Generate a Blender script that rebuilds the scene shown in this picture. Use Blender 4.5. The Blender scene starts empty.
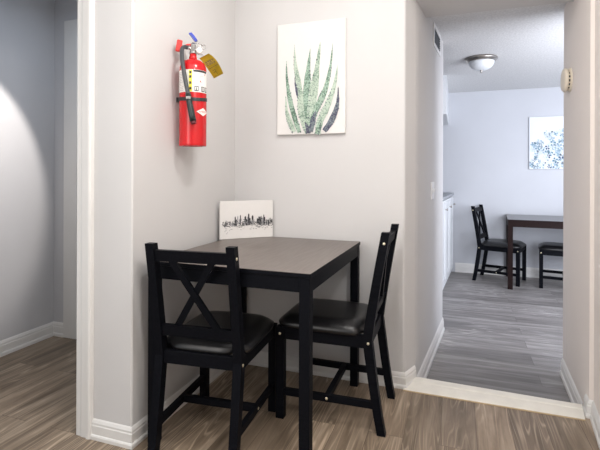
import bpy, bmesh, math, random
from mathutils import Vector, Matrix
random.seed(7)
PI = math.pi
scene = bpy.context.scene
COL = scene.collection

# ------------------------------------------------------------------ materials
def new_mat(name):
    m = bpy.data.materials.new(name); m.use_nodes = True
    nt = m.node_tree; b = nt.nodes['Principled BSDF']
    return m, nt, b
def N(nt, typ, **kw):
    n = nt.nodes.new(typ)
    for k, v in kw.items():
        if k in n.inputs.keys(): n.inputs[k].default_value = v
        else: setattr(n, k, v)
    return n
def simple(name, col, rough=.5, metal=0., noise=0., nscale=40., bump=0., bscale=200., spec=.5, emit=0.):
    m, nt, b = new_mat(name)
    b.inputs['Base Color'].default_value = (*col, 1); b.inputs['Roughness'].default_value = rough
    b.inputs['Metallic'].default_value = metal; b.inputs['Specular IOR Level'].default_value = spec
    tc = N(nt, 'ShaderNodeTexCoord')
    if noise:
        n = N(nt, 'ShaderNodeTexNoise', Scale=nscale, Detail=4.)
        r = N(nt, 'ShaderNodeValToRGB')
        r.color_ramp.elements[0].color = (*[c*(1-noise) for c in col], 1); r.color_ramp.elements[0].position = .3
        r.color_ramp.elements[1].color = (*[min(1, c*(1+noise)) for c in col], 1); r.color_ramp.elements[1].position = .7
        nt.links.new(tc.outputs['Object'], n.inputs['Vector']); nt.links.new(n.outputs['Fac'], r.inputs['Fac'])
        nt.links.new(r.outputs['Color'], b.inputs['Base Color'])
    if bump:
        n = N(nt, 'ShaderNodeTexNoise', Scale=bscale, Detail=3.)
        bp = N(nt, 'ShaderNodeBump', Strength=bump, Distance=.004)
        nt.links.new(tc.outputs['Object'], n.inputs['Vector']); nt.links.new(n.outputs['Fac'], bp.inputs['Height'])
        nt.links.new(bp.outputs['Normal'], b.inputs['Normal'])
    if emit:
        b.inputs['Emission Color'].default_value = (*col, 1); b.inputs['Emission Strength'].default_value = emit
    return m

def floor_mat(name, along_y, dark, mid, light):
    m, nt, b = new_mat(name); L = nt.links.new
    tc = N(nt, 'ShaderNodeTexCoord')
    mp = N(nt, 'ShaderNodeMapping')
    if along_y: mp.inputs['Rotation'].default_value = (0, 0, PI/2)
    mp.inputs['Location'].default_value = (.3, .07, 0)
    L(tc.outputs['Object'], mp.inputs['Vector'])
    br = N(nt, 'ShaderNodeTexBrick', Scale=1.0)
    br.inputs['Brick Width'].default_value = 1.22; br.inputs['Row Height'].default_value = .15
    br.inputs['Mortar Size'].default_value = .0012; br.inputs['Mortar Smooth'].default_value = .2
    br.inputs['Color1'].default_value = (0, 0, 0, 1); br.inputs['Color2'].default_value = (1, 1, 1, 1)
    br.inputs['Mortar'].default_value = (.4, .4, .4, 1); br.offset = .37
    L(mp.outputs['Vector'], br.inputs['Vector'])
    # grain: per-plank shift, stretched along the plank
    mul = N(nt, 'ShaderNodeVectorMath', operation='MULTIPLY_ADD')
    mul.inputs[1].default_value = (17., 5., 9.)
    L(br.outputs['Color'], mul.inputs[0]); L(mp.outputs['Vector'], mul.inputs[2])
    m2 = N(nt, 'ShaderNodeMapping'); m2.inputs['Scale'].default_value = (1.1, 14., 1.)
    L(mul.outputs['Vector'], m2.inputs['Vector'])
    n1 = N(nt, 'ShaderNodeTexNoise', Scale=1.6, Detail=6., Roughness=.6, Distortion=.6); L(m2.outputs['Vector'], n1.inputs['Vector'])
    m3 = N(nt, 'ShaderNodeMapping'); m3.inputs['Scale'].default_value = (.42, 6.0, 1.); L(mul.outputs['Vector'], m3.inputs['Vector'])
    n3 = N(nt, 'ShaderNodeTexNoise', Scale=1.5, Detail=2., Roughness=.5, Distortion=.05); L(m3.outputs['Vector'], n3.inputs['Vector'])
    w1 = N(nt, 'ShaderNodeMath', operation='MULTIPLY'); w1.inputs[1].default_value = 19.; L(n3.outputs['Fac'], w1.inputs[0])
    w = N(nt, 'ShaderNodeMath', operation='PINGPONG'); w.inputs[1].default_value = .5; L(w1.outputs[0], w.inputs[0])
    w2 = N(nt, 'ShaderNodeMath', operation='MULTIPLY'); w2.inputs[1].default_value = 2.; L(w.outputs[0], w2.inputs[0])
    n2 = N(nt, 'ShaderNodeTexNoise', Scale=2.2, Detail=2.); L(mp.outputs['Vector'], n2.inputs['Vector'])
    r1 = N(nt, 'ShaderNodeValToRGB'); e = r1.color_ramp.elements
    e[0].color = (*dark, 1); e[0].position = .3; e[1].color = (*light, 1); e[1].position = .78
    k = r1.color_ramp.elements.new(.52); k.color = (*mid, 1)
    L(n1.outputs['Fac'], r1.inputs['Fac'])
    # white grain lines only in patches
    rw = N(nt, 'ShaderNodeValToRGB'); rw.color_ramp.elements[0].position = .62; rw.color_ramp.elements[1].position = .98
    L(w2.outputs[0], rw.inputs['Fac'])
    rp = N(nt, 'ShaderNodeValToRGB'); rp.color_ramp.elements[0].position = .44; rp.color_ramp.elements[1].position = .66
    L(n2.outputs['Fac'], rp.inputs['Fac'])
    mm = N(nt, 'ShaderNodeMath', operation='MULTIPLY'); L(rw.outputs['Color'], mm.inputs[0]); L(rp.outputs['Color'], mm.inputs[1])
    mk = N(nt, 'ShaderNodeMath', operation='MULTIPLY'); mk.inputs[1].default_value = .6; L(mm.outputs[0], mk.inputs[0])
    mx = N(nt, 'ShaderNodeMixRGB'); mx.inputs['Color2'].default_value = (*[min(1, c*1.7) for c in light], 1)
    L(mk.outputs[0], mx.inputs['Fac']); L(r1.outputs['Color'], mx.inputs['Color1'])
    # tone of each plank
    mr = N(nt, 'ShaderNodeMapRange'); mr.inputs['To Min'].default_value = .78; mr.inputs['To Max'].default_value = 1.2
    L(br.outputs['Color'], mr.inputs['Value'])
    hs = N(nt, 'ShaderNodeHueSaturation'); L(mr.outputs['Result'], hs.inputs['Value']); L(mx.outputs['Color'], hs.inputs['Color'])
    dk = N(nt, 'ShaderNodeMixRGB', blend_type='MULTIPLY'); dk.inputs['Color2'].default_value = (.45, .42, .4, 1)
    L(br.outputs['Fac'], dk.inputs['Fac']); L(hs.outputs['Color'], dk.inputs['Color1'])
    L(dk.outputs['Color'], b.inputs['Base Color'])
    b.inputs['Roughness'].default_value = .42; b.inputs['Specular IOR Level'].default_value = .4
    bp = N(nt, 'ShaderNodeBump', Strength=.15, Distance=.002); L(n1.outputs['Fac'], bp.inputs['Height']); L(bp.outputs['Normal'], b.inputs['Normal'])
    return m

def wood_dark(name, a, c, rough, spec=.05):
    m, nt, b = new_mat(name); L = nt.links.new
    tc = N(nt, 'ShaderNodeTexCoord'); mp = N(nt, 'ShaderNodeMapping'); mp.inputs['Scale'].default_value = (60, 4, 60)
    n = N(nt, 'ShaderNodeTexNoise', Scale=2., Detail=5.); r = N(nt, 'ShaderNodeValToRGB')
    r.color_ramp.elements[0].color = (*a, 1); r.color_ramp.elements[1].color = (*c, 1)
    r.color_ramp.elements[0].position = .35; r.color_ramp.elements[1].position = .65
    L(tc.outputs['Object'], mp.inputs['Vector']); L(mp.outputs['Vector'], n.inputs['Vector']); L(n.outputs['Fac'], r.inputs['Fac'])
    L(r.outputs['Color'], b.inputs['Base Color']); b.inputs['Roughness'].default_value = rough; b.inputs['Specular IOR Level'].default_value = spec
    return m

M = {}
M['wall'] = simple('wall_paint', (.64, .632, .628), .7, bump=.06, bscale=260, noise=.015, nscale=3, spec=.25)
M['wall_lit'] = simple('wall_paint_lit_warm', (.85, .785, .74), .7, bump=.06, bscale=260, noise=.015, nscale=3, spec=.25)  # wall paint made lighter and warmer in place of light on the right wall
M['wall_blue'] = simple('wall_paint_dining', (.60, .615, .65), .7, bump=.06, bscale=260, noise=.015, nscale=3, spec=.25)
M['wall_hall_shade'] = simple('wall_paint_hall_shade', (.61, .612, .63), .7, bump=.06, bscale=260, noise=.015, nscale=3, spec=.25)  # same paint cooled: the hall's bluish shade is put into the colour
M['ceil'] = simple('popcorn_ceiling', (.72, .72, .72), .9, bump=1., bscale=90, noise=.10, nscale=70, spec=.1)
M['trim'] = simple('white_trim_paint', (.77, .76, .74), .35, noise=.02, nscale=6)
M['thresh'] = simple('cream_threshold_paint', (.82, .79, .72), .35, noise=.05, nscale=14)
M['thresh_edge'] = simple('yellowed_wood_edge', (.55, .42, .25), .5, noise=.1)
M['floor'] = floor_mat('grey_oak_planks', True, (.125, .09, .06), (.245, .186, .132), (.42, .335, .25))
M['floor2'] = floor_mat('grey_oak_planks_dining', False, (.145, .135, .132), (.25, .235, .228), (.38, .365, .36))
M['black'] = wood_dark('black_stained_wood', (.004, .0045, .0065), (.0065, .007, .0095), .42)
M['espresso'] = wood_dark('espresso_wood', (.012, .008, .008), (.025, .014, .013), .4)
M['top'] = wood_dark('espresso_top_reflection', (.13, .106, .093), (.165, .14, .125), .36, .5)  # dark wood lightened; the reflected walls are painted into the base colour
M['top2'] = wood_dark('glossy_dining_top_reflection', (.10, .10, .105), (.14, .138, .14), .28, .8)  # base also lightened to imitate the bright reflection on the far table
M['leather'] = simple('black_faux_leather', (.009, .009, .010), .3, bump=.12, bscale=350)
M['screw'] = simple('brass_screw', (.75, .68, .5), .3, .9, noise=.03)
M['red'] = simple('red_enamel', (.56, .008, .012), .22, noise=.03, nscale=5)
M['redlev'] = simple('red_lever_paint', (.62, .03, .025), .35, noise=.05)
M['rubber'] = simple('black_rubber', (.02, .022, .025), .5, noise=.1)
M['hose'] = simple('grey_black_hose', (.055, .06, .065), .45, noise=.1)
M['nozzle'] = simple('black_plastic_nozzle', (.01, .022, .022), .35, noise=.05)
M['chrome'] = simple('polished_metal', (.5, .49, .48), .25, 1., noise=.03)
M['nickel'] = simple('brushed_nickel', (.42, .39, .36), .3, 1., noise=.05)
M['label'] = simple('white_label_paper', (.82, .81, .78), .5, noise=.02)
M['ylabel'] = simple('yellow_label_ink', (.85, .75, .08), .5, noise=.03)
M['ink'] = simple('black_ink', (.03, .03, .035), .6, noise=.1)
M['greyink'] = simple('grey_ink', (.35, .35, .36), .6, noise=.1)
M['redink'] = simple('red_ink', (.55, .06, .04), .5, noise=.1)
M['tip_reflect'] = simple('tip_red_reflection', (.10, .008, .015), .4, noise=.05)  # red reflection painted into the colour of the nozzle tip
M['bluepl'] = simple('blue_plastic', (.03, .06, .45), .35, noise=.05)
M['tag'] = simple('yellow_card', (.72, .50, .03), .6, noise=.12, nscale=30)
M['tagink'] = simple('tag_brown_ink', (.12, .08, .02), .6, noise=.1)
M['canvas'] = simple('white_canvas', (.77, .755, .735), .8, bump=.1, bscale=900, noise=.01)
M['canvas_c'] = simple('cool_white_canvas', (.80, .83, .87), .8, bump=.1, bscale=900, noise=.01)
def leafmat(name, base, mix, thr):
    m, nt, b = new_mat(name); L = nt.links.new
    tc = N(nt, 'ShaderNodeTexCoord'); n = N(nt, 'ShaderNodeTexNoise', Scale=130., Detail=3.); r = N(nt, 'ShaderNodeValToRGB')
    n2 = N(nt, 'ShaderNodeTexNoise', Scale=14., Detail=2.); ad = N(nt, 'ShaderNodeMath', operation='MULTIPLY_ADD'); ad.inputs[1].default_value = .6
    L(tc.outputs['Object'], n.inputs['Vector']); L(tc.outputs['Object'], n2.inputs['Vector'])
    L(n2.outputs['Fac'], ad.inputs[0]); L(n.outputs['Fac'], ad.inputs[2])
    r.color_ramp.elements[0].color = (*base, 1); r.color_ramp.elements[0].position = thr-.12
    r.color_ramp.elements[1].color = (*mix, 1); r.color_ramp.elements[1].position = thr+.12
    L(ad.outputs[0], r.inputs['Fac']); L(r.outputs['Color'], b.inputs['Base Color']); b.inputs['Roughness'].default_value = .55
    return m
M['leaf0'] = leafmat('leaf_pale_green', (.20, .30, .23), (.52, .62, .52), .74)
M['leaf1'] = leafmat('leaf_sage', (.09, .17, .12), (.38, .52, .42), .80)
M['leaf2'] = leafmat('leaf_slate', (.05, .05, .10), (.22, .27, .28), .86)
M['pet0'] = simple('petal_white_blue', (.66, .74, .80), .8, noise=.1)
M['pet1'] = simple('petal_sky', (.36, .50, .60), .8, noise=.15)
M['pet2'] = simple('petal_teal', (.14, .27, .34), .8, noise=.15)
M['pet3'] = simple('petal_navy', (.05, .09, .17), .8, noise=.15)
M['glass'] = simple('frosted_glass', (.80, .83, .86), .35, noise=.02)
M['plastic'] = simple('ivory_plastic', (.80, .72, .60), .45, noise=.02)
M['wplastic'] = simple('white_plastic', (.82, .82, .82), .4, noise=.02)
M['dark'] = simple('dark_recess', (.03, .035, .04), .8, noise=.1)
M['cab'] = simple('white_cabinet_paint', (.80, .82, .84), .4, noise=.02)
M['counter'] = simple('grey_countertop', (.35, .37, .40), .4, noise=.1)
M['door'] = simple('door_paint_grey', (.42, .48, .56), .5, noise=.02)

# ------------------------------------------------------------------ geometry
def obj(name, bm, mat, parent=None, smooth=False, loc=None, rotz=0):
    bmesh.ops.recalc_face_normals(bm, faces=bm.faces[:])
    me = bpy.data.meshes.new(name); bm.to_mesh(me); bm.free()
    for m in (mat if isinstance(mat, (list, tuple)) else [mat]): me.materials.append(m)
    if smooth:
        for p in me.polygons: p.use_smooth = True
    o = bpy.data.objects.new(name, me); COL.objects.link(o)
    if parent: o.parent = parent
    if loc: o.location = loc
    o.rotation_euler = (0, 0, rotz)
    return o
def tag(o, label, cat, group=None):
    o['label'] = label; o['category'] = cat
    if group: o['group'] = group
    return o
def thing(name, label, cat, loc=(0, 0, 0), rotz=0, group=None):
    o = bpy.data.objects.new(name, None); COL.objects.link(o)
    o.empty_display_size = .05; o.location = loc; o.rotation_euler = (0, 0, rotz)
    return tag(o, label, cat, group)
def struct(name, bm, mat, parent=None):
    o = obj(name, bm, mat, parent)
    if parent is None: o['kind'] = 'structure'
    return o
def B(): return bmesh.new()
def box(bm, x0, x1, y0, y1, z0, z1, bev=0., seg=2, mi=0):
    g = bmesh.ops.create_cube(bm, size=1.)
    vs = g['verts']
    for v in vs:
        v.co = Vector(((x0+x1)/2+v.co.x*(x1-x0), (y0+y1)/2+v.co.y*(y1-y0), (z0+z1)/2+v.co.z*(z1-z0)))
    fs = list({f for v in vs for f in v.link_faces})
    for f in fs: f.material_index = mi
    if bev:
        es = list({e for v in vs for e in v.link_edges})
        bmesh.ops.bevel(bm, geom=es, offset=bev, segments=seg, affect='EDGES', profile=.5)
    return bm
def prism(bm, pts, z0, z1, mi=0):
    lo = [bm.verts.new((x, y, z0)) for x, y in pts]; hi = [bm.verts.new((x, y, z1)) for x, y in pts]
    n = len(pts)
    for i in range(n):
        j = (i+1) % n; bm.faces.new((lo[i], lo[j], hi[j], hi[i])).material_index = mi
    bm.faces.new(hi).material_index = mi; bm.faces.new(lo[::-1]).material_index = mi
    return bm
def loft(bm, rings, cap=True, mi=0, closed=True):
    R = [[bm.verts.new(p) for p in r] for r in rings]
    for a, b in zip(R, R[1:]):
        n = len(a)
        for i in range(n if closed else n-1):
            j = (i+1) % n
            bm.faces.new((a[i], a[j], b[j], b[i])).material_index = mi
    if cap and closed:
        bm.faces.new(R[0][::-1]).material_index = mi; bm.faces.new(R[-1]).material_index = mi
    return bm
def lathe(bm, prof, n=32, c=(0, 0), mi=0):
    rings = [[(c[0]+r*math.cos(2*PI*k/n), c[1]+r*math.sin(2*PI*k/n), z) for k in range(n)] for r, z in prof]
    return loft(bm, rings, mi=mi)
def tube(bm, pts, rad, n=10, mi=0):
    pts = [Vector(p) for p in pts]; rings = []
    rads = rad if isinstance(rad, (list, tuple)) else [rad]*len(pts)
    up = None
    for i, p in enumerate(pts):
        t = (pts[min(i+1, len(pts)-1)]-pts[max(i-1, 0)]).normalized()
        if up is None: up = Vector((0, 0, 1)) if abs(t.z) < .9 else Vector((1, 0, 0))
        s = t.cross(up).normalized(); up = s.cross(t).normalized()
        rings.append([tuple(p+(s*math.cos(2*PI*k/n)+up*math.sin(2*PI*k/n))*rads[i]) for k in range(n)])
    return loft(bm, rings, mi=mi)
def spline(P, k=6):
    P = [Vector(p) for p in P]; out = []
    for i in range(len(P)-1):
        p0, p1, p2, p3 = P[max(i-1, 0)], P[i], P[i+1], P[min(i+2, len(P)-1)]
        for s in range(k):
            t = s/k
            out.append(.5*((2*p1)+(-p0+p2)*t+(2*p0-5*p1+4*p2-p3)*t*t+(-p0+3*p1-3*p2+p3)*t**3))
    out.append(P[-1]); return out
def bar(bm, a, b, w, t, normal, mi=0):
    """rectangular bar from a to b, t thick along normal, w wide across"""
    a, b, n = Vector(a), Vector(b), Vector(normal).normalized()
    d = (b-a).normalized(); s = d.cross(n).normalized()
    rings = [[tuple(p+s*(w/2*i)+n*(t/2*j)) for i, j in ((-1, -1), (1, -1), (1, 1), (-1, 1))] for p in (a, b)]
    return loft(bm, rings, mi=mi)
def bevel_all(bm, off, seg=2):
    es = [e for e in bm.edges if len(e.link_faces) == 2 and e.calc_face_angle(0) > .5]
    bmesh.ops.bevel(bm, geom=es, offset=off, segments=seg, affect='EDGES', profile=.5); return bm

BASE = [(0, 0), (.017, 0), (.017, .013), (.014, .019), (.011, .021), (.011, .056), (.0085, .060), (.0085, .068), (.004, .078), (0, .083)]
def baseboard(name, path, h=1., z0=0., prof=None):
    """sweep along a wall line in plan; the room is on the RIGHT of the direction of travel"""
    prof = prof or [(d, z*h) for d, z in BASE]
    P = [Vector((x, y)) for x, y in path]; rings = []
    for i, p in enumerate(P):
        def nrm(a, b):
            d = (b-a).normalized(); return Vector((d.y, -d.x))
        n0 = nrm(P[i-1], p) if i else nrm(p, P[1]); n1 = nrm(p, P[i+1]) if i < len(P)-1 else n0
        m = (n0+n1); m = m/max(.3, m.dot(n0))
        rings.append([(p.x+m.x*d, p.y+m.y*d, z0+z) for d, z in prof])
    return struct(name, loft(B(), rings), M['trim'])

# ------------------------------------------------------------------ levels
DZ = -.095          # the dining room lies one low step below the kitchen
KC = 2.44           # kitchen ceiling
DC = 2.17           # dining room ceiling

# ------------------------------------------------------------------ room shell
f = B(); prism(f, [(-2.85, -2.6), (.8, -2.6), (.8, 2.43), (.56, 2.53), (-.28, 2.55), (-.6, 2.62), (-2.85, 2.62)], -.3, 0)
struct('floor', f, M['floor'])
struct('floor_dining', box(B(), -2.6, 3.1, 2.4, 6.2, -.4, DZ), M['floor2'])
# wall with the extinguisher, a thick pier ending at the hall doorway
w = prism(B(), [(-1.53, 1.525), (-1.285, 1.525), (-1.279, 1.531), (-1.279, 2.44), (-1.53, 2.44)], 0, KC)
struct('wall_left', w, M['wall'])
# back wall of the dining nook, running round the corner into the passage
w = prism(B(), [(-1.53, 2.432), (-.274, 2.432), (-.267, 2.436), (-.263, 2.443), (-.222, 2.55), (-.212, 2.60), (-.196, 2.766), (-.112, 3.70), (-.118, 3.72),
                (-.30, 3.72), (-.36, 2.62), (-1.53, 2.62)], DZ, KC)
struct('wall_back', w, M['wall'])
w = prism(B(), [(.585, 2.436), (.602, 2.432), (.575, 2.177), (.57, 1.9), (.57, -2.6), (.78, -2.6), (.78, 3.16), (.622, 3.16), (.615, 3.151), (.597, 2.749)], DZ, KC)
struct('wall_right', w, M['wall_lit'])
w = prism(B(), [(-.30, 2.436), (.62, 2.436), (.62, 2.85), (-.30, 2.85)], 2.10, KC)
struct('wall_doorway_header', w, M['wall'])
# hall beyond the left doorway
struct('wall_hall_left', box(B(), -2.85, -2.675, 1.525, 2.6, 0, KC), M['wall_hall_shade'])
w = box(B(), -2.675, -2.50, 2.391, 2.6, 0, KC); box(w, -2.50, -1.53, 2.391, 2.6, 2.13, KC); box(w, -2.5, -1.53, 2.5, 2.6, 0, 2.13)
struct('wall_hall_back', w, M['wall_hall_shade'])
w = box(B(), -2.85, -2.26, 1.525, 1.65, 0, KC); box(w, -2.26, -1.53, 1.525, 1.65, 2.03, KC)  # doorway's unseen left side set inward to keep fill light off the hall
struct('wall_front_left', w, M['wall'])
struct('ceiling', box(B(), -2.85, .78, -2.6, 2.62, KC, KC+.1), M['ceil'])
# dining room
struct('ceiling_dining', box(B(), -2.6, 3.1, 2.84, 6.2, DC, DC+.12), M['ceil'])
struct('wall_dining_back', box(B(), -2.6, 3.1, 5.99, 6.15, DZ, DC), M['wall_blue'])
struct('wall_dining_right', box(B(), 3.0, 3.1, 3.16, 5.99, DZ, DC), M['wall_blue'])
struct('wall_dining_front', box(B(), .78, 3.0, 3.04, 3.16, DZ, DC), M['wall_blue'])
struct('wall_dining_left', box(B(), -2.6, -2.5, 3.6, 5.99, DZ, DC), M['wall_blue'])
struct('wall_dining_near', box(B(), -2.5, -.30, 3.6, 3.72, DZ, DC), M['wall_blue'])
struct('wall_dining_soffit', box(B(), -.45, -.115, 4.9, 5.99, 1.765, DC), M['cab'])
# step down, with its white nosing
A0, A1 = (-.268, 2.405), (.560, 2.398); C0, C1 = (-.228, 2.546), (.572, 2.512)
rings = []
for a, c in ((A0, C0), (A1, C1)):
    def L2(t, z): return (a[0]+(c[0]-a[0])*t, a[1]+(c[1]-a[1])*t, z)
    rings.append([L2(0, -.001), L2(0, .004), L2(.06, .009), L2(.58, .017), L2(.63, .021), L2(.97, .022), L2(1.0, .018), L2(1.0, -.02), L2(.9, -.02), L2(.9, -.001)])
tb = loft(B(), rings)
o = struct('trim_1', tb, M['thresh'])
e = loft(B(), [[(a[0], a[1]-.006, 0.0), (a[0], a[1]-.006, .004), (a[0], a[1]+.001, .004), (a[0], a[1]+.001, 0.0)] for a in (A0, A1)])
struct('trim_2', e, M['thresh_edge'])
# baseboards
baseboard('baseboard_left', [(-1.480, 1.525), (-1.279, 1.525), (-1.279, 2.432)][::-1][::-1] if False else [(-1.482, 1.525), (-1.279, 1.525), (-1.279, 2.432), (-.264, 2.432), (-.2235, 2.545)])
baseboard('baseboard_passage_left', [(-.214, 2.58), (-.196, 2.766), (-.112, 3.719)], h=1.25, z0=DZ)
baseboard('baseboard_passage_right', [(.615, 3.15), (.597, 2.749), (.588, 2.56)], h=1.25, z0=DZ)
baseboard('baseboard_right', [(.588, 2.50), (.585, 2.436), (.602, 2.432), (.575, 2.177), (.57, 1.9), (.57, -2.5)])
baseboard('baseboard_dining_back', [(-.03, 5.99), (2.99, 5.99)], h=1.4, z0=DZ)
baseboard('baseboard_hall', [(-2.675, 1.66), (-2.675, 2.391), (-2.572, 2.391)], h=1.15)
# casing of the hall doorway (stepped profile) and its jamb
cas = [(-1.562, 1.513), (-1.562, 1.530), (-1.480, 1.530), (-1.480, 1.507), (-1.488, 1.503), (-1.500, 1.503), (-1.506, 1.509), (-1.530, 1.509), (-1.540, 1.513)]
struct('trim_3', prism(B(), cas, 0, 2.095), M['trim'])
struct('trim_4', box(B(), -2.27, -1.563, 1.508, 1.5245, 2.03, 2.095), M['trim'])
struct('trim_5', box(B(), -1.556, -1.529, 1.5305, 1.66, 0, 2.03), M['trim'])
# closed door at the end of the hall
dr = struct('door_1', box(B(), -2.455, -1.62, 2.44, 2.48, .01, 2.125, .002), M['door'])
p = B()
for z0, z1 in ((.2, .95), (1.1, 1.9)):
    for x0, x1 in ((-2.36, -2.09), (-1.98, -1.71)): box(p, x0, x1, 2.432, 2.441, z0, z1, .004)
obj('door_panel', p, M['door'], dr)
lk = lathe(B(), [(.0, 0), (.026, 0), (.026, .006), (.01, .01), (.01, .035), (.024, .045), (.028, .058), (.02, .07), (0, .072)], 20)
bmesh.ops.rotate(lk, verts=lk.verts[:], cent=(0, 0, 0), matrix=Matrix.Rotation(PI/2, 3, 'X')); bmesh.ops.translate(lk, verts=lk.verts[:], vec=(-1.68, 2.44, .95))
obj('door_knob', lk, M['nickel'], dr, True)
c2 = box(B(), -2.573, -2.455, 2.374, 2.391, 0, 2.19, .004); box(c2, -2.499, -2.456, 2.3915, 2.499, 0, 2.129); box(c2, -2.4549, -1.55, 2.374, 2.391, 2.08, 2.19)
struct('trim_6', c2, M['trim'])

# ------------------------------------------------------------------ chairs
def pts_loft(bm, prof, x0, x1, mi=0):
    """side profile: list of (y_back, y_front, z); solid between x0 and x1"""
    rings = [[(x0, yb, z), (x1, yb, z), (x1, yf, z), (x0, yf, z)] for yb, yf, z in prof]
    return loft(bm, rings, mi=mi)
WR, WF, DP, CH = .3442, .3597, .4692, .872     # leg spacings, depth and height of the chair
def screw(p, axis, par):
    b = lathe(B(), [(0, 0), (.0065, 0), (.0065, .0016), (.004, .0026), (0, .0026)], 10)
    rot = Matrix.Rotation(PI/2 if axis > 0 else -PI/2, 3, 'Y')
    bmesh.ops.rotate(b, verts=b.verts[:], cent=(0, 0, 0), matrix=rot); bmesh.ops.translate(b, verts=b.verts[:], vec=p)
    return obj('screw_cap', b, M['screw'], par, True)
def make_chair(label, loc, rotz):
    """front towards +Y"""
    t = thing('dining_chair', label, 'chair', loc, rotz, 'black X-back dining chairs with padded seats')
    yb, yf = -DP/2, DP/2; lt = .0175
    for s in (-1, 1):
        xc = s*WF/2
        b = pts_loft(B(), [(yf-.019, yf+.019, 0), (yf-.020, yf+.020, .420)], xc-lt, xc+lt); bevel_all(b, .003)
        leg = obj('leg', b, M['black'], t)
        screw((xc+s*lt, yf, .390), s, leg)
    ym = yb+.062                      # the post comes forward at seat level, foot and top lean back
    for s in (-1, 1):
        xc = s*WR/2
        prof = [(yb-.018, yb+.018, 0)]
        for k in range(1, 6):
            u = k/5; off = .062*(u**.85); prof.append((yb+off-.018-.003*u, yb+off+.018+.003*u, .40*u))
        for u in (.06, .15, .3, .5, .75, 1.):
            off = .062-.078*(u**1.12); prof.append((yb+off-.021+.003*u, yb+off+.021-.003*u, .40+(CH-.40)*u))
        b = pts_loft(B(), prof, xc-lt, xc+lt); bevel_all(b, .003)
        post = obj('back_post', b, M['black'], t)
        screw((xc+s*lt, yb-.010, .825), s, post); screw((xc+s*lt, ym-.004, .390), s, post)
    def yback(z): return yb+.062-.078*(((z-.40)/(CH-.40))**1.12)
    def rail(name, z0, z1):
        xi = WR/2-lt+.002
        b = loft(B(), [[(-xi, yback(z0)-.011, z0), (xi, yback(z0)-.011, z0), (xi, yback(z0)+.011, z0), (-xi, yback(z0)+.011, z0)],
                       [(-xi, yback(z1)-.011, z1), (xi, yback(z1)-.011, z1), (xi, yback(z1)+.011, z1), (-xi, yback(z1)+.011, z1)]])
        bevel_all(b, .003); return obj(name, b, M['black'], t)
    rail('top_rail', .800, .846); rail('lower_rail', .484, .531)
    z0, z1 = .524, .806
    for s in (-1, 1):
        n = Vector((0, 1, (yback(z0)-yback(z1))/(z1-z0)))
        sh = .004*s
        b = bar(B(), (-s*.091, yback(z0)+sh, z0), (s*.086, yback(z1)+sh, z1), .026, .014, n)
        obj('cross_brace', b, M['black'], t)
    # seat frame
    zt, zb = .420, .365
    b = box(B(), -WF/2+lt, WF/2-lt, yf-.012, yf+.012, zb, zt, .002)
    box(b, -WR/2+lt, WR/2-lt, ym-.012, ym+.010, zb, zt, .002)
    for s in (-1, 1):
        bar(b, (s*WR/2, ym+.012, (zb+zt)/2), (s*WF/2, yf-.012, (zb+zt)/2), zt-zb, .022, (1, 0, 0))
    obj('seat_frame', b, M['black'], t)
    # stretchers: two sides and the bar between them
    for s in (-1, 1):
        b = bar(B(), (s*WR/2, yb+.022+.018, .122), (s*WF/2, yf-.016, .122), .030, .02, (1, 0, 0)); bevel_all(b, .002)
        st = obj('stretcher', b, M['black'], t)
        screw((s*(WR+WF)/4+s*.0102, yf*.05, .122), s, st)
    b = box(B(), -WR/2-.005, WR/2+.005, yf*.05-.012, yf*.05+.012, .108, .138, .002)
    obj('stretcher', b, M['black'], t)
    # padded seat: flat underneath, domed above, notched round the posts
    nx, ny = 20, 20; x1 = WF/2+.020; y0, y1 = ym-.004, yf+.030
    bm = B(); top = []; bot = []
    for i in range(nx+1):
        rt = []; rb = []
        for j in range(ny+1):
            u = -1+2*i/nx; v = -1+2*j/ny
            k = max(abs(u), abs(v)); q = (abs(u)**6+abs(v)**6)**(1/6) or 1
            uu, vv = u*k/q, v*k/q
            hw = x1 if vv > -.78 else x1-.045*min(1, (-.78-vv)/.10)
            x = uu*hw; y = (y0+y1)/2+vv*(y1-y0)/2
            e = 1-k
            h = .004+.044*(1-(1-min(1, e/.30))**2.4)
            if k > .999: h = .014
            rt.append(bm.verts.new((x, y, zt+h+.004*(1-uu*uu)*(1-vv*vv)))); rb.append(bm.verts.new((x*.985, (y0+y1)/2+vv*(y1-y0)/2*.985, zt-.002)))
        top.append(rt); bot.append(rb)
    for i in range(nx):
        for j in range(ny):
            bm.faces.new((top[i][j], top[i+1][j], top[i+1][j+1], top[i][j+1])); bm.faces.new((bot[i][j], bot[i][j+1], bot[i+1][j+1], bot[i+1][j]))
    ed = [(i, 0) for i in range(nx)]+[(nx, j) for j in range(ny)]+[(nx-i, ny) for i in range(nx)]+[(0, ny-j) for j in range(ny)]
    for a in range(len(ed)):
        c, d = ed[a], ed[(a+1) % len(ed)]
        bm.faces.new((top[c[0]][c[1]], bot[c[0]][c[1]], bot[d[0]][d[1]], top[d[0]][d[1]]))
    obj('seat', bm, M['leather'], t, True)
    return t
def dup(root, label, loc, rotz):
    r = root.copy(); COL.objects.link(r); r.location = loc; r.rotation_euler = (0, 0, rotz); r['label'] = label
    for ch in list(root.children):
        c = ch.copy(); COL.objects.link(c); c.parent = r
        for g in list(ch.children):
            d = g.copy(); COL.objects.link(d); d.parent = c
    return r
chair = make_chair('black wooden X-back dining chair seen from behind, at the left of the near table', (-.998, 1.744, 0), .085)
c2 = dup(chair, 'black wooden X-back dining chair standing sideways at the right end of the near table', (-.548, 2.134, 0), PI/2+.014)
c2.scale = (1, 1, 1.014); chair.scale = (1, 1, .988)
dup(chair, 'black X-back chair at the left of the table in the far room', (.455, 5.69, DZ), math.radians(-107))
dup(chair, 'far room chair at the right, its backrest hidden by the doorway edge', (1.115, 5.60, DZ), math.radians(81))

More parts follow.
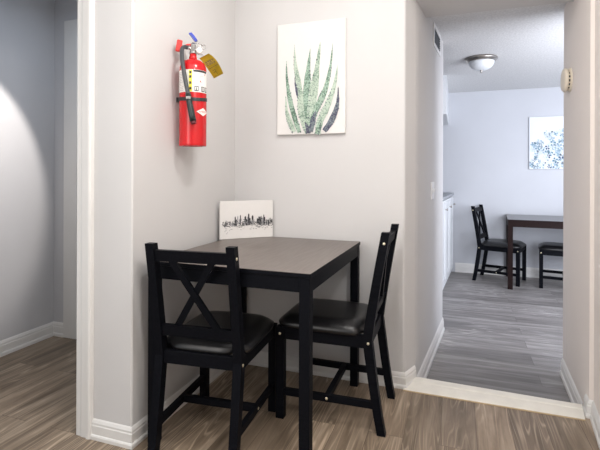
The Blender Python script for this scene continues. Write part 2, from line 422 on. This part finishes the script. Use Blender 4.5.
# ------------------------------------------------------------------ tables
def make_table(label, loc, rotz, w, d, h, mat_t, mat_l, leg=.05, ap=.055):
    """origin under the front right corner"""
    t = thing('dining_table', label, 'table', loc, rotz, 'dark wooden dining tables')
    tb = box(B(), -w, 0, 0, d, h-.018, h, .003)
    for f in tb.faces:
        f.normal_update(); f.material_index = 0 if f.normal.z > .9 else 1
    obj('tabletop', tb, [mat_t, mat_l], t)
    i = .004
    for x in (-w+i, -i-leg):
        for y in (i, d-i-leg):
            obj('leg', box(B(), x, x+leg, y, y+leg, 0, h-.018, .0025), mat_l, t)
    z0, z1 = h-.018-ap, h-.018
    obj('apron', box(B(), -w+i+leg, -i-leg, i+.001, i+.022, z0, z1, .001), mat_l, t)
    obj('apron', box(B(), -w+i+leg, -i-leg, d-i-.022, d-i-.001, z0, z1, .001), mat_l, t)
    obj('apron', box(B(), -w+i+.001, -w+i+.022, i+leg, d-i-leg, z0, z1, .001), mat_l, t)
    obj('apron', box(B(), -i-.022, -i-.001, i+leg, d-i-leg, z0, z1, .001), mat_l, t)
    return t
TH = .772
make_table('near black square dining table pushed into the corner under the aloe picture', (-.508, 1.557, 0), -.0121, .730, .845, TH, M['top'], M['black'], .042)
make_table('dark brown dining table standing in the far room beyond the doorway', (1.241, 5.2155, DZ), math.radians(-4), .74, .715, .75, M['top2'], M['espresso'], .05, .06)

# ------------------------------------------------------------------ pictures
def canvas_box(bm, w, h, d):
    return box(bm, 0, w, 0, d, 0, h, .0015)
def poly(bm, P, y, mi=0):
    try:
        f = bm.faces.new([bm.verts.new((x, y, z)) for x, z in P]); f.material_index = mi
    except ValueError: pass
# aloe picture: front face at y=0, hangs on the back wall
W1, H1 = .406, .637
t = thing('canvas_picture', 'tall white canvas with a green aloe plant, hung on the wall above the near table', 'picture', (-.993, 2.410, 1.364), 0)
obj('canvas', canvas_box(B(), W1, H1, .021), M['canvas'], t)
def uv(px, py): return ((px-45)/225*W1, (1-(py-47+(px-45)*.09)/372)*H1)
leaves = [  # centre line from base to tip, half-width, material
    ([(140, 345), (124, 290), (112, 255), (105, 222)], 11, 2), ([(138, 330), (122, 260), (107, 180), (104, 113)], 9, 0),
    ([(150, 360), (146, 280), (150, 200), (157, 126)], 13, 1), ([(156, 400), (164, 300), (178, 200), (190, 104)], 16, 0),
    ([(164, 365), (192, 292), (207, 255), (216, 225)], 9, 2), ([(160, 375), (178, 325), (205, 265), (222, 190), (230, 108)], 10, 1),
    ([(122, 406), (108, 365), (90, 300), (79, 230), (77, 168)], 9, 1), ([(104, 406), (92, 380), (79, 340), (75, 285)], 9, 0),
    ([(204, 396), (226, 362), (245, 310), (248, 250)], 10, 2), ([(182, 408), (190, 365), (212, 315), (235, 250), (246, 178)], 12, 0),
    ([(160, 400), (168, 360), (176, 330)], 9, 2), ([(150, 406), (134, 360), (122, 310), (121, 252)], 12, 0), ([(152, 407), (150, 392), (140, 370)], 9, 2),
    ([(180, 408), (186, 385), (196, 350)], 8, 1)]
b = B(); yy = -.0006
for (line, hw, mi) in leaves:
    C = spline([(x, y, 0) for x, y in line], 6); n = len(C)-1; Lp, Rp = [], []
    for k in range(n+1):
        u = k/n; d = (C[min(k+1, n)]-C[max(k-1, 0)]).normalized(); x, y = C[k].x, C[k].y
        wd = hw*(.70+.9*u*(1-u))*min(1, 1.75*(1-u))**.9+.3+(random.uniform(-.7, .7) if 0 < k < n else 0)
        Lp.append(uv(x-d.y*wd, y+d.x*wd)); Rp.append(uv(x+d.y*wd, y-d.x*wd))
    for k in range(n): poly(b, [Lp[k], Rp[k], Rp[k+1], Lp[k+1]], yy, mi)
    for k in range(int(hw*4.5)):        # dark speckles down one side
        u = random.random()*.85; i = int(u*n); q = random.uniform(-.05, .3)
        P, Q = (Lp[i], Rp[i]) if mi != 0 else (Rp[i], Lp[i])
        cx, cz = P[0]+(Q[0]-P[0])*q, P[1]+(Q[1]-P[1])*q; r = random.uniform(.0010, .0026)
        poly(b, [(cx+r*.8, cz), (cx, cz+r*2.4), (cx-r*.8, cz), (cx, cz-r*1.8)], yy-.0002, 2)
    yy -= .0003
obj('printed_aloe', b, [M['leaf0'], M['leaf1'], M['leaf2']], t)

# skyline picture: stands across the corner of the table
ax, ay = -1.240, 2.186; bx, by = -1.016, 2.404
ang = math.atan2(by-ay, bx-ax); W2 = math.hypot(bx-ax, by-ay); H2 = .212
t = thing('canvas_picture', 'small white canvas with a black ink city skyline, standing on the near table', 'picture', (ax, ay, TH+.0005), ang)
obj('canvas', canvas_box(B(), W2, H2, .016), M['canvas'], t)
b = B(); R = random.Random(11)
def sx(p): return (p-75)/465*W2
def sz(p): return (390-p)/330*H2+.004
bars = [(322, 178, 12), (313, 205, 10), (333, 215, 10), (293, 200, 16), (303, 225, 14), (356, 194, 15), (350, 235, 14), (205, 200, 11), (226, 198, 8), (215, 225, 9),
        (250, 188, 9), (242, 222, 12), (402, 222, 16), (416, 206, 14), (432, 204, 13), (424, 235, 20), (458, 190, 9), (448, 216, 12), (466, 212, 10), (125, 240, 12), (160, 238, 10),
        (112, 262, 10), (138, 255, 14), (180, 250, 16), (196, 258, 14), (272, 255, 12), (283, 245, 12), (370, 240, 9), (385, 250, 10), (485, 240, 10), (500, 236, 12), (515, 226, 9), (530, 238, 14), (340, 248, 22)]
for x, top, wd in bars:
    z0 = R.uniform(266, 288); k = 0
    P = [(sx(x-wd/2), sz(z0)), (sx(x+wd/2), sz(z0+R.uniform(-4, 8))), (sx(x+wd/2+R.uniform(-1, 1)), sz(top+R.uniform(4, 12))), (sx(x+1.5), sz(top+4)), (sx(x), sz(top-2)), (sx(x-1.5), sz(top+4)), (sx(x-wd/2), sz(top+R.uniform(5, 12)))]
    poly(b, P, -.0006-.00001*R.random(), 0 if R.random() < .72 else 1)
for k in range(430):
    x = R.uniform(95, 542); y = R.gauss(270, 17) if R.random() < .85 else R.uniform(225, 320); r = R.uniform(1.5, 6.5)
    a = R.uniform(-.7, .2); c, s = math.cos(a), math.sin(a); l = r*R.uniform(1, 2.4)
    poly(b, [(sx(x+l*c), sz(y-l*s)), (sx(x-r*.5*s), sz(y-r*.5*c)), (sx(x-l*c), sz(y+l*s)), (sx(x+r*.5*s), sz(y+r*.5*c))], -.0008-.0004*R.random(), 0 if R.random() < .6 else 1)
for x, y in ((135, 345), (120, 325), (160, 318), (450, 308), (470, 322), (345, 308)):
    poly(b, [(sx(x-8), sz(y+6)), (sx(x-6), sz(y+9)), (sx(x+9), sz(y-10)), (sx(x+8), sz(y-12))], -.0009, 1)
obj('printed_skyline', b, [M['ink'], M['greyink']], t)

# blue flower picture in the far room
W3, H3 = .66, .62
t = thing('canvas_picture', 'white canvas with blue flowers on the back wall of the far room', 'picture', (.803, 5.962, 1.203), 0)
obj('canvas', canvas_box(B(), W3, H3, .028), M['canvas_c'], t)
b = B(); R = random.Random(5)
def bound(x):   # top of the blossoms
    K = [(0, .44), (.10, .55), (.22, .60), (.28, .73), (.40, .70), (.55, .78), (.75, .62), (1, .5)]
    for (a, p), (c, q) in zip(K, K[1:]):
        if x <= c: return p+(q-p)*(x-a)/(c-a)
    return .5
for k in range(230):
    u = R.random(); v = R.random()*bound(u)
    dep = v/bound(u)
    r = R.uniform(.018, .036); cx, cz = u*W3, v*H3; a0 = R.uniform(0, PI)
    mi = R.choices([0, 1, 2, 3], [5*dep+3.5, 3, 1.6, 1.6*(1-dep)+.3])[0]
    for q in range(R.choice((4, 4, 5))):
        a = a0+q*PI/2+R.uniform(-.2, .2); P = []
        for s, rr in ((0, .12), (-.5, .62), (-.3, .98), (.3, 1.), (.5, .62)):
            x = min(W3-.002, max(.002, cx+r*rr*math.cos(a+s))); z = min(H3-.002, max(.002, cz+r*rr*math.sin(a+s))); P.append((x, z))
        poly(b, P, -.0006-.000012*k, mi if R.random() < .75 else R.choice((0, 1, 2)))
obj('printed_flowers', b, [M['pet0'], M['pet1'], M['pet2'], M['pet3']], t)

# ------------------------------------------------------------------ fire extinguisher
EX, EY, EZ = -1.190, 1.838, 1.268
va = math.atan2(-EY, -EX)                     # bearing that faces the room
ext = thing('fire_extinguisher', 'red fire extinguisher with black hose mounted on the wall left of the near table', 'fire extinguisher', (EX, EY, EZ), va+PI/2)
# local axes: +x to the right seen from the room, -y towards the room
RT = .0635
b = lathe(B(), [(0, .006), (.045, .004), (.055, 0), (RT-.001, .0), (RT, .006), (RT, .355), (.0615, .374), (.055, .390), (.043, .402), (.028, .409), (.0, .412)], 48)
obj('tank', b, M['red'], ext, True)
obj('neck', lathe(B(), [(.0, .405), (.019, .405), (.019, .423), (.016, .428), (.016, .440), (0, .440)], 24), M['red'], ext, True)
b = lathe(B(), [(0, .438), (.018, .438), (.018, .447), (.014, .450), (.014, .482), (.010, .488), (0, .488)], 20)
tube(b, [(0, 0, .462), (-.030, -.004, .466)], .009, 10); tube(b, [(0, 0, .460), (.022, -.012, .456)], .008, 10)
valve = obj('valve', b, M['chrome'], ext, True)
b = lathe(B(), [(0, 0), (.014, 0), (.014, .010), (.011, .012), (0, .012)], 20)
bmesh.ops.rotate(b, verts=b.verts[:], cent=(0, 0, 0), matrix=Matrix.Rotation(PI/2, 3, 'X')); bmesh.ops.translate(b, verts=b.verts[:], vec=(.028, -.014, .452))
obj('pressure_gauge', b, M['label'], valve, True)
# levers
b = B()
rings = []
for x, z, w in ((-.004, .484, .007), (-.028, .480, .007), (-.045, .474, .008), (-.058, .470, .009), (-.070, .464, .009), (-.074, .456, .008)):
    rings.append([(x, -w, z-.004), (x, w, z-.004), (x, w, z+.003), (x, -w, z+.003)])
loft(b, rings)
box(b, -.079, -.054, -.016, .0, .440, .496, .004)
bmesh.ops.rotate(b, verts=[v for v in b.verts if v.co.x < -.03], cent=(-.05, 0, .46), matrix=Matrix.Rotation(.18, 3, 'Y'))
obj('handle', b, M['redlev'], ext)
b = B()
rings = []
for x, z, w in ((.014, .500, .010), (.006, .512, .013), (-.003, .524, .013), (-.014, .536, .011)):
    rings.append([(x-.006, -w, z-.002), (x+.006, -w, z+.002), (x+.006, w, z+.002), (x-.006, w, z-.002)])
loft(b, rings); obj('lever', b, M['bluepl'], ext)
b = B()
for c, r in (((.030, -.006, .478), .013), ((.047, -.004, .474), .011)):
    tube(b, [(c[0]+r*math.cos(2*PI*k/18), c[1], c[2]+r*math.sin(2*PI*k/18)) for k in range(19)], .0016, 6)
tube(b, [(-.006, -.006, .492), (.02, -.006, .487), (.060, -.004, .480)], .0018, 6)
obj('safety_pin', b, M['chrome'], ext, True)
# hose and nozzle
H = spline([(-.026, -.004, .466), (-.040, -.012, .466), (-.050, -.030, .450), (-.050, -.052, .410), (-.043, -.070, .350), (-.033, -.076, .290), (-.020, -.078, .225)])
obj('hose', tube(B(), H, .0098, 12), M['hose'], ext, True)
b = tube(B(), [(-.022, -.078, .236), (-.019, -.079, .215), (-.004, -.080, .135), (.001, -.080, .112)], [.012, .0135, .0145, .0150], 16)
noz = obj('nozzle', b, M['nozzle'], ext, True)
b = tube(B(), [(.0012, -.080, .111), (.0035, -.080, .100), (.004, -.080, .098)], [.0135, .012, .011], 16)
obj('nozzle_tip', b, M['tip_reflect'], noz, True)
def cyl(a, z, r=RT): return (r*math.sin(a), -r*math.cos(a), z)    # a=0 faces the room
def band(bm, a0, a1, z0, z1, r, mi=0, n=24, slope=0.):
    for k in range(n):
        p, q = a0+(a1-a0)*k/n, a0+(a1-a0)*(k+1)/n
        bm.faces.new([bm.verts.new(cyl(p, z0+slope*p, r)), bm.verts.new(cyl(q, z0+slope*q, r)), bm.verts.new(cyl(q, z1+slope*q, r)), bm.verts.new(cyl(p, z1+slope*p, r))]).material_index = mi
# strap holding it to the wall bracket
b = B(); n = 40
rings = []
for k in range(n+1):
    a = -PI*.82+2*PI*.82*k/n; zc = .226-.008*math.cos(a)-.004
    rings.append([cyl(a, zc-.008, RT+.0005), cyl(a, zc-.008, RT+.0025), cyl(a, zc+.008, RT+.0025), cyl(a, zc+.008, RT+.0005)])
loft(b, rings)
strap = obj('strap', b, M['rubber'], ext)
b = B(); box(b, -.030, -.010, -.0960, -.088, .209, .221, .001); obj('buckle', b, M['chrome'], strap)
# wall bracket behind
rb = -(va+PI/2)
def toloc(wx, wy):  # direction in the room -> local
    return Vector((wx*math.cos(rb)-wy*math.sin(rb), wx*math.sin(rb)+wy*math.cos(rb), 0))
back = toloc(-1, 0); sid = toloc(0, 1)
b = B()
def obox(c, hx, hy, z0, z1):
    P = [c+back*i*hx+sid*j*hy for i, j in ((-1, -1), (1, -1), (1, 1), (-1, 1))]
    loft(b, [[(p.x, p.y, z) for p in P] for z in (z0, z1)])
obox(back*.076, .013, .006, .214, .236)
obj('wall_bracket', b, M['rubber'], ext)
# main label
b = B(); band(b, -1.45, 1.35, .248, .352, RT+.0006)
lab = obj('label', b, M['label'], ext)
b = B(); r2 = RT+.0010
band(b, -.30, -.06, .250, .350, r2, 0, 4)                              # yellow column of pictograms
for z in (.258, .284, .312, .332): band(b, -.26, -.11, z, z+.012, r2+.0003, 1, 2)
band(b, .02, 1.20, .341, .351, r2, 1, 10)                              # black heading bar
for z in (.334, .322, .316, .310, .300, .294): band(b, .03, .03+random.uniform(.5, .85), z, z+.0018, r2, 2, 6)
for a in (.10, .62, .98):
    band(b, a, a+.30, .252, .276, r2, 1, 3); band(b, a+.05, a+.25, .256, .272, r2+.0003, 3, 2)
    band(b, a+.11, a+.17, .255, .270, r2+.0005, 1, 1)
band(b, .52, .60, .296, .303, r2, 4, 1); band(b, .95, 1.02, .330, .337, r2, 4, 1)
for k in range(12): band(b, -1.30, -1.30+random.uniform(.35, .62), .256+.0075*k, .2578+.0075*k, r2, 2, 4)
obj('label_print', b, [M['ylabel'], M['ink'], M['greyink'], M['label'], M['redink']], lab)
# diamond emblem
ac, zc, ha, hz = .80, .158, .56, .0190
b = B(); K = 10
def dia(r, s, mi):
    for k in range(-K, K):
        a, c = k/K, (k+1)/K
        v = [cyl(ac+a*ha*s, zc-(1-abs(a))*hz*s, r), cyl(ac+c*ha*s, zc-(1-abs(c))*hz*s, r), cyl(ac+c*ha*s, zc+(1-abs(c))*hz*s, r), cyl(ac+a*ha*s, zc+(1-abs(a))*hz*s, r)]
        u = []
        for p in v:
            if not u or (Vector(p)-Vector(u[-1])).length > 1e-6: u.append(p)
        if (Vector(u[0])-Vector(u[-1])).length < 1e-6: u.pop()
        b.faces.new([b.verts.new(p) for p in u]).material_index = mi
dia(RT+.0007, 1., 0)
emb = obj('emblem', b, M['label'], ext)
def text_mesh(s, size):
    cu = bpy.data.curves.new('t', 'FONT'); cu.body = s; cu.size = size; cu.align_x = 'CENTER'; cu.align_y = 'CENTER'
    ob = bpy.data.objects.new('t', cu); COL.objects.link(ob)
    dg = bpy.context.evaluated_depsgraph_get(); me = bpy.data.meshes.new_from_object(ob.evaluated_get(dg))
    bm = B(); bm.from_mesh(me); bpy.data.objects.remove(ob); bpy.data.meshes.remove(me); return bm
tx = text_mesh('AMEREX', .0125)
for v in tx.verts: v.co = Vector(cyl(ac+v.co.x/RT, zc+v.co.y, RT+.0012))
obj('emblem_lettering', tx, M['redink'], emb)
# yellow inspection tag on its tie
def tagp(s, z, o): return (.040+s, -.012+o, z)
b = B(); rows = []
for k in range(9):
    u = k/8
    cx = .050+.070*u**.9; cz = .432-.092*u**1.15; wx = .027+.004*math.sin(PI*u)
    dx, dz = .82*wx, .50*wx
    rows.append([b.verts.new((cx-dx, -.006-.012*math.sin(PI*u), cz-dz)), b.verts.new((cx+dx, -.002-.012*math.sin(PI*u), cz+dz))])
for a, c in zip(rows, rows[1:]): b.faces.new((a[0], a[1], c[1], c[0]))
bmesh.ops.solidify(b, geom=b.faces[:], thickness=.0008)
tg = obj('inspection_tag', b, M['tag'], ext, True)
b = B(); tube(b, spline([(.018, -.004, .442), (.028, -.006, .436), (.046, -.006, .436)]), .0012, 6)
obj('tag_tie', b, M['rubber'], tg)
b = B()
def tq(u, w):   # u along the tag, w across it (-1..1)
    cx = .050+.070*u**.9; cz = .432-.092*u**1.15; wx = .027+.004*math.sin(PI*u); yo = -.004-.012*math.sin(PI*u)
    return (cx+.82*wx*w, yo-.0022, cz+.5*wx*w)
def tquad(u0, u1, w0, w1): b.faces.new([b.verts.new(tq(u0, w0)), b.verts.new(tq(u0, w1)), b.verts.new(tq(u1, w1)), b.verts.new(tq(u1, w0))])
for k in range(4):
    w0 = -.75+.38*k; tquad(.30, .34, w0, w0+.28); tquad(.44, .48, w0, w0+.28); tquad(.30, .48, w0, w0+.07); tquad(.34, .44, w0+.21, w0+.28) if k % 2 else tquad(.37, .41, w0, w0+.25)
tquad(.60, .615, -.8, .8); tquad(.70, .92, -.05, .0); tquad(.72, .735, -.5, -.1); tquad(.80, .815, -.5, -.1)
obj('tag_print', b, M['tagink'], tg)

# ------------------------------------------------------------------ fixtures beyond the doorway
t = thing('ceiling_light', 'round flush ceiling light with frosted glass bowl on the far room ceiling', 'ceiling light', (.192, 4.27, DC))
b = lathe(B(), [(0, 0), (.125, 0), (.134, -.006), (.137, -.014), (.131, -.022), (.124, -.026), (.120, -.034), (.108, -.036), (0, -.036)], 48)
obj('metal_ring', b, M['nickel'], t, True)
b = lathe(B(), [(.108, -.034), (.107, -.046), (.100, -.066), (.083, -.088), (.055, -.104), (.025, -.111), (0, -.113)], 40)
obj('glass_bowl', b, M['glass'], t, True)
b = lathe(B(), [(0, -.110), (.012, -.110), (.014, -.115), (.008, -.120), (.010, -.126), (.006, -.134), (0, -.137)], 16)
obj('finial', b, M['nickel'], t, True)

pd = Vector((-.112+.196, 3.70-2.766)).normalized(); pa = math.atan2(pd.y, pd.x)      # passage left wall direction
def onwall(y): return (-.196+(y-2.766)*(.084/.934), y)
# vent: local x along wall, -y out into the passage
vx, vy = onwall(3.15)
t = thing('air_vent', 'white metal air vent high on the left wall of the passage', 'vent', (vx, vy, 2.009), pa)
b = B()
for q in ((0, .34, 0, .028), (0, .34, .132, .16), (0, .03, .028, .132), (.31, .34, .028, .132)): box(b, q[0], q[1], -.007, .0, q[2], q[3], .001)
obj('frame', b, M['wplastic'], t)
obj('duct_shade', box(B(), .03, .31, -.0025, -.0005, .028, .132), M['dark'], t)  # flat dark plate, painted as the shade inside the duct
b = B()
for k in range(6): bar(b, (.03, -.0045, .038+.0165*k), (.31, -.0045, .038+.0165*k), .006, .0012, (0, 1, .9))
obj('louvre', b, M['rubber'], t)
vx, vy = onwall(3.075)
t = thing('light_switch', 'white double light switch on the left wall of the passage', 'light switch', (vx, vy, .972), pa)
obj('switch_plate', box(B(), 0, .116, -.006, 0, 0, .115, .002), M['wplastic'], t)
for x in (.029, .075):
    obj('rocker', box(B(), x, x+.012, -.013, -.005, .045, .07, .002), M['wplastic'], t)
# detector on the right wall, facing across the passage
qd = Vector((.624-.601, 3.151-2.749)).normalized()
dy = 2.93; dx = .597+(dy-2.749)*(.018/.402)
t = thing('smoke_detector', 'round ivory smoke detector high on the right jamb of the passage', 'smoke detector', (dx, dy, 1.680), 0)
def disc(prof, n=36):
    b = lathe(B(), prof, n); bmesh.ops.rotate(b, verts=b.verts[:], cent=(0, 0, 0), matrix=Matrix.Rotation(-PI/2, 3, 'Y')); return b
obj('base_plate', disc([(0, 0), (.068, 0), (.069, .003), (.067, .008), (.058, .011), (0, .011)]), M['plastic'], t, True)
obj('vent_core', disc([(0, .0105), (.055, .0105), (.055, .020), (0, .020)]), M['dark'], t, True)
b = B()
for k in range(16):
    a = 2*PI*k/16
    bar(b, (-.010, .058*math.cos(a), .058*math.sin(a)), (-.0205, .058*math.cos(a), .058*math.sin(a)), .008, .006, (0, math.cos(a), math.sin(a)))
obj('vent_ribs', b, M['plastic'], t)
obj('cover', disc([(0, .020), (.066, .020), (.068, .024), (.067, .033), (.060, .039), (.03, .041), (0, .0415)]), M['plastic'], t, True)

# white counter cabinet at the left of the far room
t = thing('counter_cabinet', 'white kitchen counter cabinet at the left edge of the far room', 'cabinet', (-.160, 4.55, DZ), math.atan2(1.42, .103))
# local x runs along the front (away from the camera), -y is out into the room
L3 = 1.42
obj('carcass', box(B(), 0, L3, .02, .5, 0, .972, .002), M['cab'], t)
obj('countertop', box(B(), -.01, L3, -.012, .52, .973, 1.0, .004), M['counter'], t)
for k in range(3):
    x0 = .01+k*.47
    d = obj('cabinet_door', box(B(), x0, x0+.455, 0, .019, .06, .955, .002), M['cab'], t)
    pb = B()
    for q in ((x0+.02, x0+.435, .10, .16), (x0+.02, x0+.435, .875, .935), (x0+.02, x0+.08, .16, .875), (x0+.375, x0+.435, .16, .875)): box(pb, q[0], q[1], -.006, .001, q[2], q[3], .001)
    obj('door_frame', pb, M['cab'], d)
    kb = lathe(B(), [(0, 0), (.006, 0), (.006, .012), (.013, .018), (.013, .024), (0, .028)], 14)
    bmesh.ops.rotate(kb, verts=kb.verts[:], cent=(0, 0, 0), matrix=Matrix.Rotation(PI/2, 3, 'X')); bmesh.ops.translate(kb, verts=kb.verts[:], vec=(x0+.40, -.006, .86))
    obj('knob', kb, M['nickel'], d, True)

# ------------------------------------------------------------------ light
def point(name, loc, e, r, col=(1, 1, 1)):
    l = bpy.data.lights.new(name, 'POINT'); l.energy = e; l.shadow_soft_size = r; l.color = col
    o = bpy.data.objects.new(name, l); COL.objects.link(o); o.location = loc; return o
def area(name, loc, rot, sx_, sy_, e, col=(1, 1, 1)):
    l = bpy.data.lights.new(name, 'AREA'); l.shape = 'RECTANGLE'; l.size = sx_; l.size_y = sy_; l.energy = e; l.color = col
    o = bpy.data.objects.new(name, l); COL.objects.link(o); o.location = loc; o.rotation_euler = rot; return o
point('kitchen_lamp', (-.30, 1.28, 2.34), 17., .05, (1, .97, .94))
area('kitchen_ceiling_fill', (-.5, .15, 2.41), (0, 0, 0), 1.6, 1.8, 8, (1, .985, .97))
area('dining_daylight_fill', (1.75, 3.19, 1.2), (PI/2, 0, 0), 1.8, 1.7, 58, (.88, .91, 1.))  # added area light for dining room daylight, aimed at the back wall; no window built
area('kitchen_jamb_fill', (-1.25, .1, 1.5), (0, -PI/2, math.radians(22)), 1.2, 1.2, 13, (1, .94, .89))  # unseen area light added to brighten the right jamb; no window stands here
o = area('kitchen_right_fill', (.48, .30, 2.25), (0, 0, 0), .3, .3, 8, (1, .97, .95))  # unseen area light added to brighten the extinguisher wall
o.rotation_euler = Vector((-.85, .35, -.42)).to_track_quat('-Z', 'Y').to_euler()
area('hall_fill', (-2.0, 1.95, 2.27), (0, 0, 0), .5, .5, 1.8, (.74, .85, 1.))
sl = bpy.data.lights.new('hall_wedge_spot', 'SPOT'); sl.energy = 50; sl.spot_size = .9; sl.spot_blend = .3; sl.shadow_soft_size = .02; sl.color = (1, .92, .85)  # added inside the hall; its cone imitates kitchen light falling through the doorway
so = bpy.data.objects.new('hall_wedge_spot', sl); COL.objects.link(so); so.location = (-1.80, 1.69, 2.05)
so.rotation_euler = Vector((-0.742, 0.039, -0.669)).to_track_quat('-Z', 'Y').to_euler()
w = bpy.data.worlds.new('world'); scene.world = w; w.use_nodes = True
w.node_tree.nodes['Background'].inputs['Color'].default_value = (.92, .96, 1, 1)
w.node_tree.nodes['Background'].inputs['Strength'].default_value = .55

# ------------------------------------------------------------------ camera
YAW, F, V0, ROLL, HC = .3393, 447.53, 173.5, .0034, 1.14
cam = bpy.data.cameras.new('camera'); co = bpy.data.objects.new('camera', cam); COL.objects.link(co)
cam.sensor_width = 36; cam.lens = F/600*36; cam.shift_y = (V0-225)/600; cam.clip_start = .02
co.matrix_world = Matrix.Translation((0, 0, HC)) @ Matrix.Rotation(YAW, 4, 'Z') @ Matrix.Rotation(PI/2, 4, 'X') @ Matrix.Rotation(ROLL, 4, 'Z')
scene.camera = co
scene.view_settings.view_transform = 'Standard'
scene.view_settings.exposure = .6
